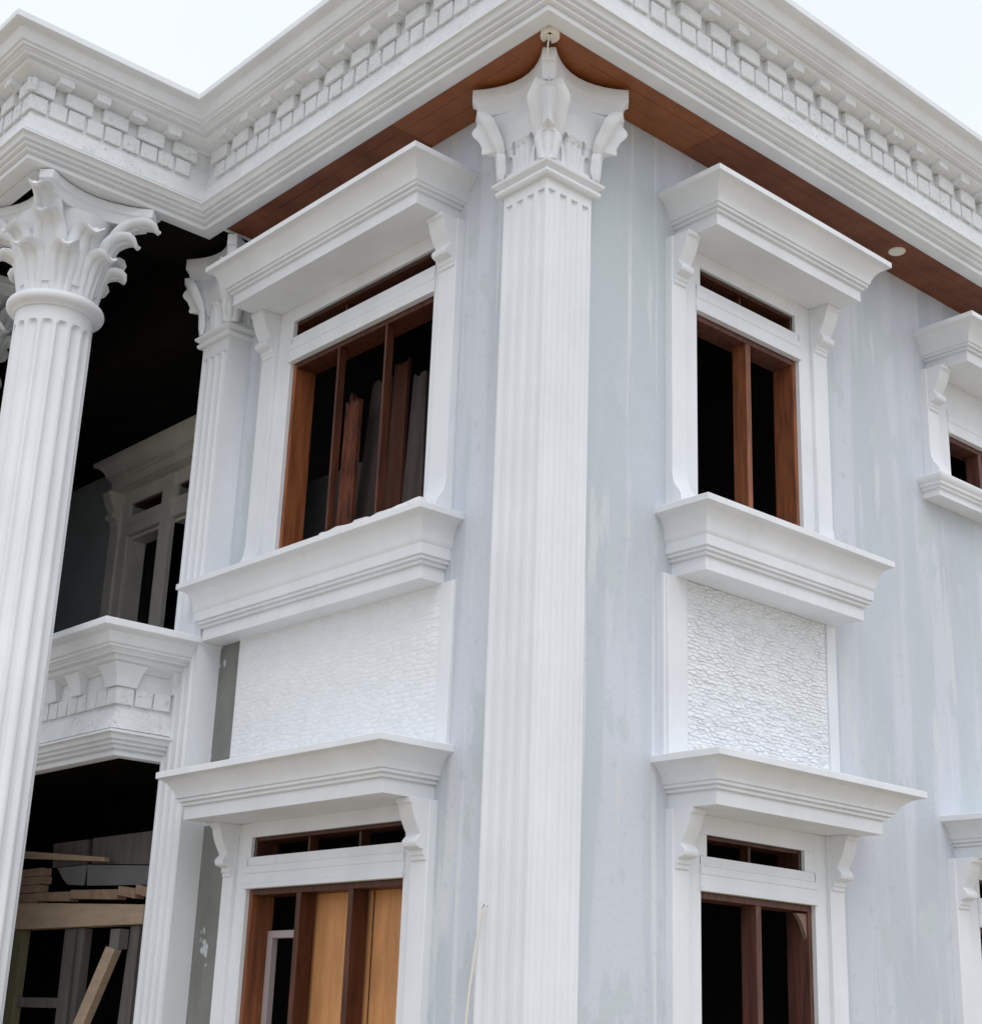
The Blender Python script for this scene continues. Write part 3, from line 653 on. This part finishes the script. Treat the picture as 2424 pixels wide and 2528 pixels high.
# ------------------------------------------------------------------ balcony entablature over the porch door
DZ = 7.66 - 3.455
XB, YB = -.075, 4.345
bpath = [(.2, YB, 0, 1), (XB, YB, 1, 1), (XB, 9.6, 1, 0)]
sh = lambda P: [(o, z - DZ) for o, z in P]
bal = sweep(sh(P_CORONA), bpath, MB()).build('balcony', M['white'], house, bevel=.003, label='balcony edge with dentils and blocks above the porch door')
sweep(sh(P_ARCH), bpath, MB()).build('architrave', M['white'], bal)
sweep(sh(P_FRIEZE), bpath, MB()).build('frieze', M['stucco'], bal)
dress(bal, 0, 0, 0, 0, -DZ, [('r', 0, YB, XB - .52, -.1), ('l', XB, 0, YB - .52, YB + 1.2)], blocks=False)
def flare(name, loc, rz, wt, wb, ot, ob):
    mb = MB(lambda x, o, z: (x, -o, z - DZ)); rings = []
    for k in range(9):
        t = k / 8; q = t ** 1.8; hw_ = (wb + (wt - wb) * q) / 2; o_ = ob + (ot - ob) * q; z = 8.125 + .165 * t
        rings.append([(-hw_, .56, z), (hw_, .56, z), (hw_, o_, z), (-hw_, o_, z)])
    mb.loops(rings); o = mb.build(name, M['white'], bal, bevel=.004, ang=30); o.location = loc; o.rotation_euler = (0, 0, rz); return o
b0 = flare('bracket', (XB - .06, YB, 0), 0, .235, .165, .672, .618)
b1 = flare('bracket', (XB, YB + .02, 0), -math.pi / 2, .235, .165, .672, .618)
for k in (1, 2, 3): put(b1, (XB, YB + .02 + .40 * k, 0), -math.pi / 2)
mb = MB(); rings = []
for k in range(9):
    t = k / 8; q = t ** 1.8; o_ = .618 + .056 * q; e_ = .16 + .05 * q; z = 8.125 + .165 * t - DZ
    rings.append([(XB - o_, YB - o_, z), (XB - .60 + e_, YB - o_, z), (XB - .60 + e_, YB - .56, z), (XB - .56, YB - .56, z), (XB - .56, YB - .60 + e_, z), (XB - o_, YB - .60 + e_, z)])
mb.loops(rings); mb.build('bracket', M['white'], bal, bevel=.004, ang=30)
MB().box(XB - .40, 1.37, YB - .40, 9.6, 4.13, 4.34).build('balcony_floor', M['concrete'], bal, smooth=False)
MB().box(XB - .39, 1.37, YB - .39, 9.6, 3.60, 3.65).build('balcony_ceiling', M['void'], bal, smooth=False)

# ------------------------------------------------------------------ unfinished porch door: beam, bricks, panels, props
def ybox(y0, y1, z0, z1, x0=.6, th=.08): return MB().box(x0, x0 + th, y0, y1, z0, z1)
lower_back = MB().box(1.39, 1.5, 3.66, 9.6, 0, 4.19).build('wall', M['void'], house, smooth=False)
fr = empty('door_surround', (.6, 6.4, 0)); 
tag(fr, 'unfinished timber and brick door surround in the dark porch', 'door surround')
def dpart(mb, name, m, **k):
    o = mb.build(name, m, None, **k); o.parent = fr; o.matrix_parent_inverse = Matrix.Translation((-.6, -6.4, 0)); return o
def quad_slab(pts, x0, th):
    mb = MB(); mb.loops([[(x0, y, z) for y, z in pts], [(x0 + th, y, z) for y, z in pts]]); return mb
dpart(quad_slab([(7.75, 2.60), (5.2, 2.50), (5.2, 2.345), (7.75, 2.35)], .56, .14), 'lintel', M['lumber'], bevel=.005)
yb = [(7.75, 7.22), (7.21, 6.61), (6.60, 5.75), (5.74, 5.45), (5.44, 5.2)]
for i, (a, b) in enumerate(yb):
    dpart(quad_slab([(a, 2.598), (b, 2.585 - .03 * (7.2 - b) / 2), (b, 2.672 - .017 * (7.2 - b)), (a, 2.675)], .60, .10), 'brick', M['brick'], bevel=.004)
for z0 in (2.68, 2.755, 2.83): dpart(ybox(7.21 + random.uniform(-.03, .03), 7.75, z0, z0 + .070, .60, .10), 'brick', M['brick'], bevel=.004)
dpart(quad_slab([(7.75, 3.085), (5.93, 2.92), (5.92, 2.885), (7.75, 3.01)], .54, .05), 'plank', M['lumber'], bevel=.003)
for P_ in ([(7.16, 3.12), (6.49, 3.118), (6.46, 2.90), (7.12, 2.90)], [(6.41, 3.122), (5.2, 3.118), (5.2, 2.83), (6.39, 2.90)]):
    dpart(quad_slab(P_, .66, .03), 'panel', M['board'])
for P_ in ([(6.995, 2.89), (6.44, 2.89), (6.45, 2.712), (6.75, 2.73), (6.85, 2.78)], [(6.418, 2.89), (5.2, 2.82), (5.2, 2.665), (6.39, 2.707)]):
    dpart(quad_slab(P_, .645, .012), 'panel', M['grey'])
dpart(quad_slab([(6.65, 2.34), (6.45, 2.34), (6.43, .0), (6.61, .0)], .62, .08), 'post', M['board'], bevel=.003)
dpart(quad_slab([(6.40, 2.34), (6.29, 2.34), (6.28, 0.), (6.33, .0)], .62, .08), 'post', M['board'], bevel=.003)
dpart(quad_slab([(5.49, 2.34), (5.34, 2.34), (5.37, .0), (5.64, .0)], .62, .08), 'post', M['board'], bevel=.003)
M['olive'] = mat('olive_post', (.24, .22, .13), .8, .1)
dpart(quad_slab([(7.6, 2.345), (7.44, 2.345), (7.44, .0), (7.6, .0)], .60, .08), 'post', M['olive'], bevel=.003)
dpart(ybox(6.45, 7.5, 1.67, 1.755, .63, .06), 'cross_rail', M['board'], bevel=.003)
dpart(ybox(5.485, 5.64, 2.15, 2.31, .52, .09), 'block', M['concrete'], bevel=.004)
pr_ = quad_slab([(5.655, 2.17), (5.50, 2.145), (6.93, .0), (7.12, .0)], .50, .07).build('plank', M['lumber'], None, bevel=.004)
tag(pr_, 'long bare plank leaning diagonally under the porch lintel', 'plank')

# ------------------------------------------------------------------ loose things
def sheet(u0, u1, v, z0, z1, m, label, name='plywood_sheet', cat='plywood sheet', th=.012, lean=.0, skew=0.0, group=None):
    mb = MB(LEFT); mb.loops([[(u0, v, z0), (u1, v, z0), (u1 + skew, v - lean, z1), (u0 + skew, v - lean, z1)], [(u0, v - th, z0), (u1, v - th, z0), (u1 + skew, v - lean - th, z1), (u0 + skew, v - lean - th, z1)]])
    o = mb.build(name, m, None, bevel=.002); tag(o, label, cat, group); return o
sheet(1.60, 2.235, -.15, .5, 2.47, M['ply'], 'orange plywood sheet in the middle bay of the lower left window', group='plywood sheets closing the lower left window')
sheet(1.03, 1.585, -.155, .5, 2.46, M['ply'], 'orange plywood sheet in the bay of the lower left window nearest the corner pilaster', group='plywood sheets closing the lower left window')
G_ = 'boards stacked behind the upper left window'
def ragged(u0, u1, v, z0, z1, m, label, skew, lean, taper=0.0, n=9):
    mb = MB(LEFT); top = [z1 + random.uniform(-.035, .015) for i in range(n + 1)]; rings = []
    for dv in (0, -.03):
        bot = [(u0 + (u1 - u0) * i / n, v + dv, z0) for i in range(n + 1)]
        up = [(u0 + taper + skew + (u1 - u0 - 2 * taper) * i / n + random.uniform(-.004, .004), v + dv - lean, top[i]) for i in range(n + 1)]
        mid = [(u0 + taper * .3 + skew * .5 + (u1 - u0 - .6 * taper) * q, v + dv - lean * .5, (z0 + z1) / 2 + .1 * q) for q in (0, 1)]
        rings.append(bot + [mid[1]] + up[::-1] + [mid[0]])
    mb.loops(rings); o = mb.build('board', m, None, smooth=False); tag(o, label, 'board', G_); return o
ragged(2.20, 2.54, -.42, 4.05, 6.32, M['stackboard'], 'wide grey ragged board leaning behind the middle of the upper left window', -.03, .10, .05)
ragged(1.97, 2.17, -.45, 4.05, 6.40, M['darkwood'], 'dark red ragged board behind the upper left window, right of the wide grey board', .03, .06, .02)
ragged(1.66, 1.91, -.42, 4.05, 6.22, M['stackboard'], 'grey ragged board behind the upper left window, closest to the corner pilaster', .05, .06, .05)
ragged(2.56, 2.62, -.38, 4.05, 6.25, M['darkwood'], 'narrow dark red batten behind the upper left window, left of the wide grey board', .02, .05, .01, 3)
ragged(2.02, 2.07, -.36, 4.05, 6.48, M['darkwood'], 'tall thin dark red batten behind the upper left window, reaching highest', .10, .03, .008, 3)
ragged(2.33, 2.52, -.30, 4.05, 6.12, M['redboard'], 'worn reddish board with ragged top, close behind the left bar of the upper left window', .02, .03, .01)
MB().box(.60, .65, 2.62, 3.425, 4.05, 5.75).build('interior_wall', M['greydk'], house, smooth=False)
cab = tube('cable', [(-.118, .345, 0.0), (-.118, .345, 1.4), (-.121, .342, 1.642), (-.121, .322, 1.826), (-.120, .285, 2.05), (-.118, .245, 2.262), (-.112, .232, 2.285), (-.104, .222, 2.275)], .007, M['cream'])
tag(cab, 'thin white cable hanging down the side of the corner pilaster', 'cable')
print('stones', nR, nL, 'tris', sum(len(o.data.polygons) for o in S.objects if o.type == 'MESH'))
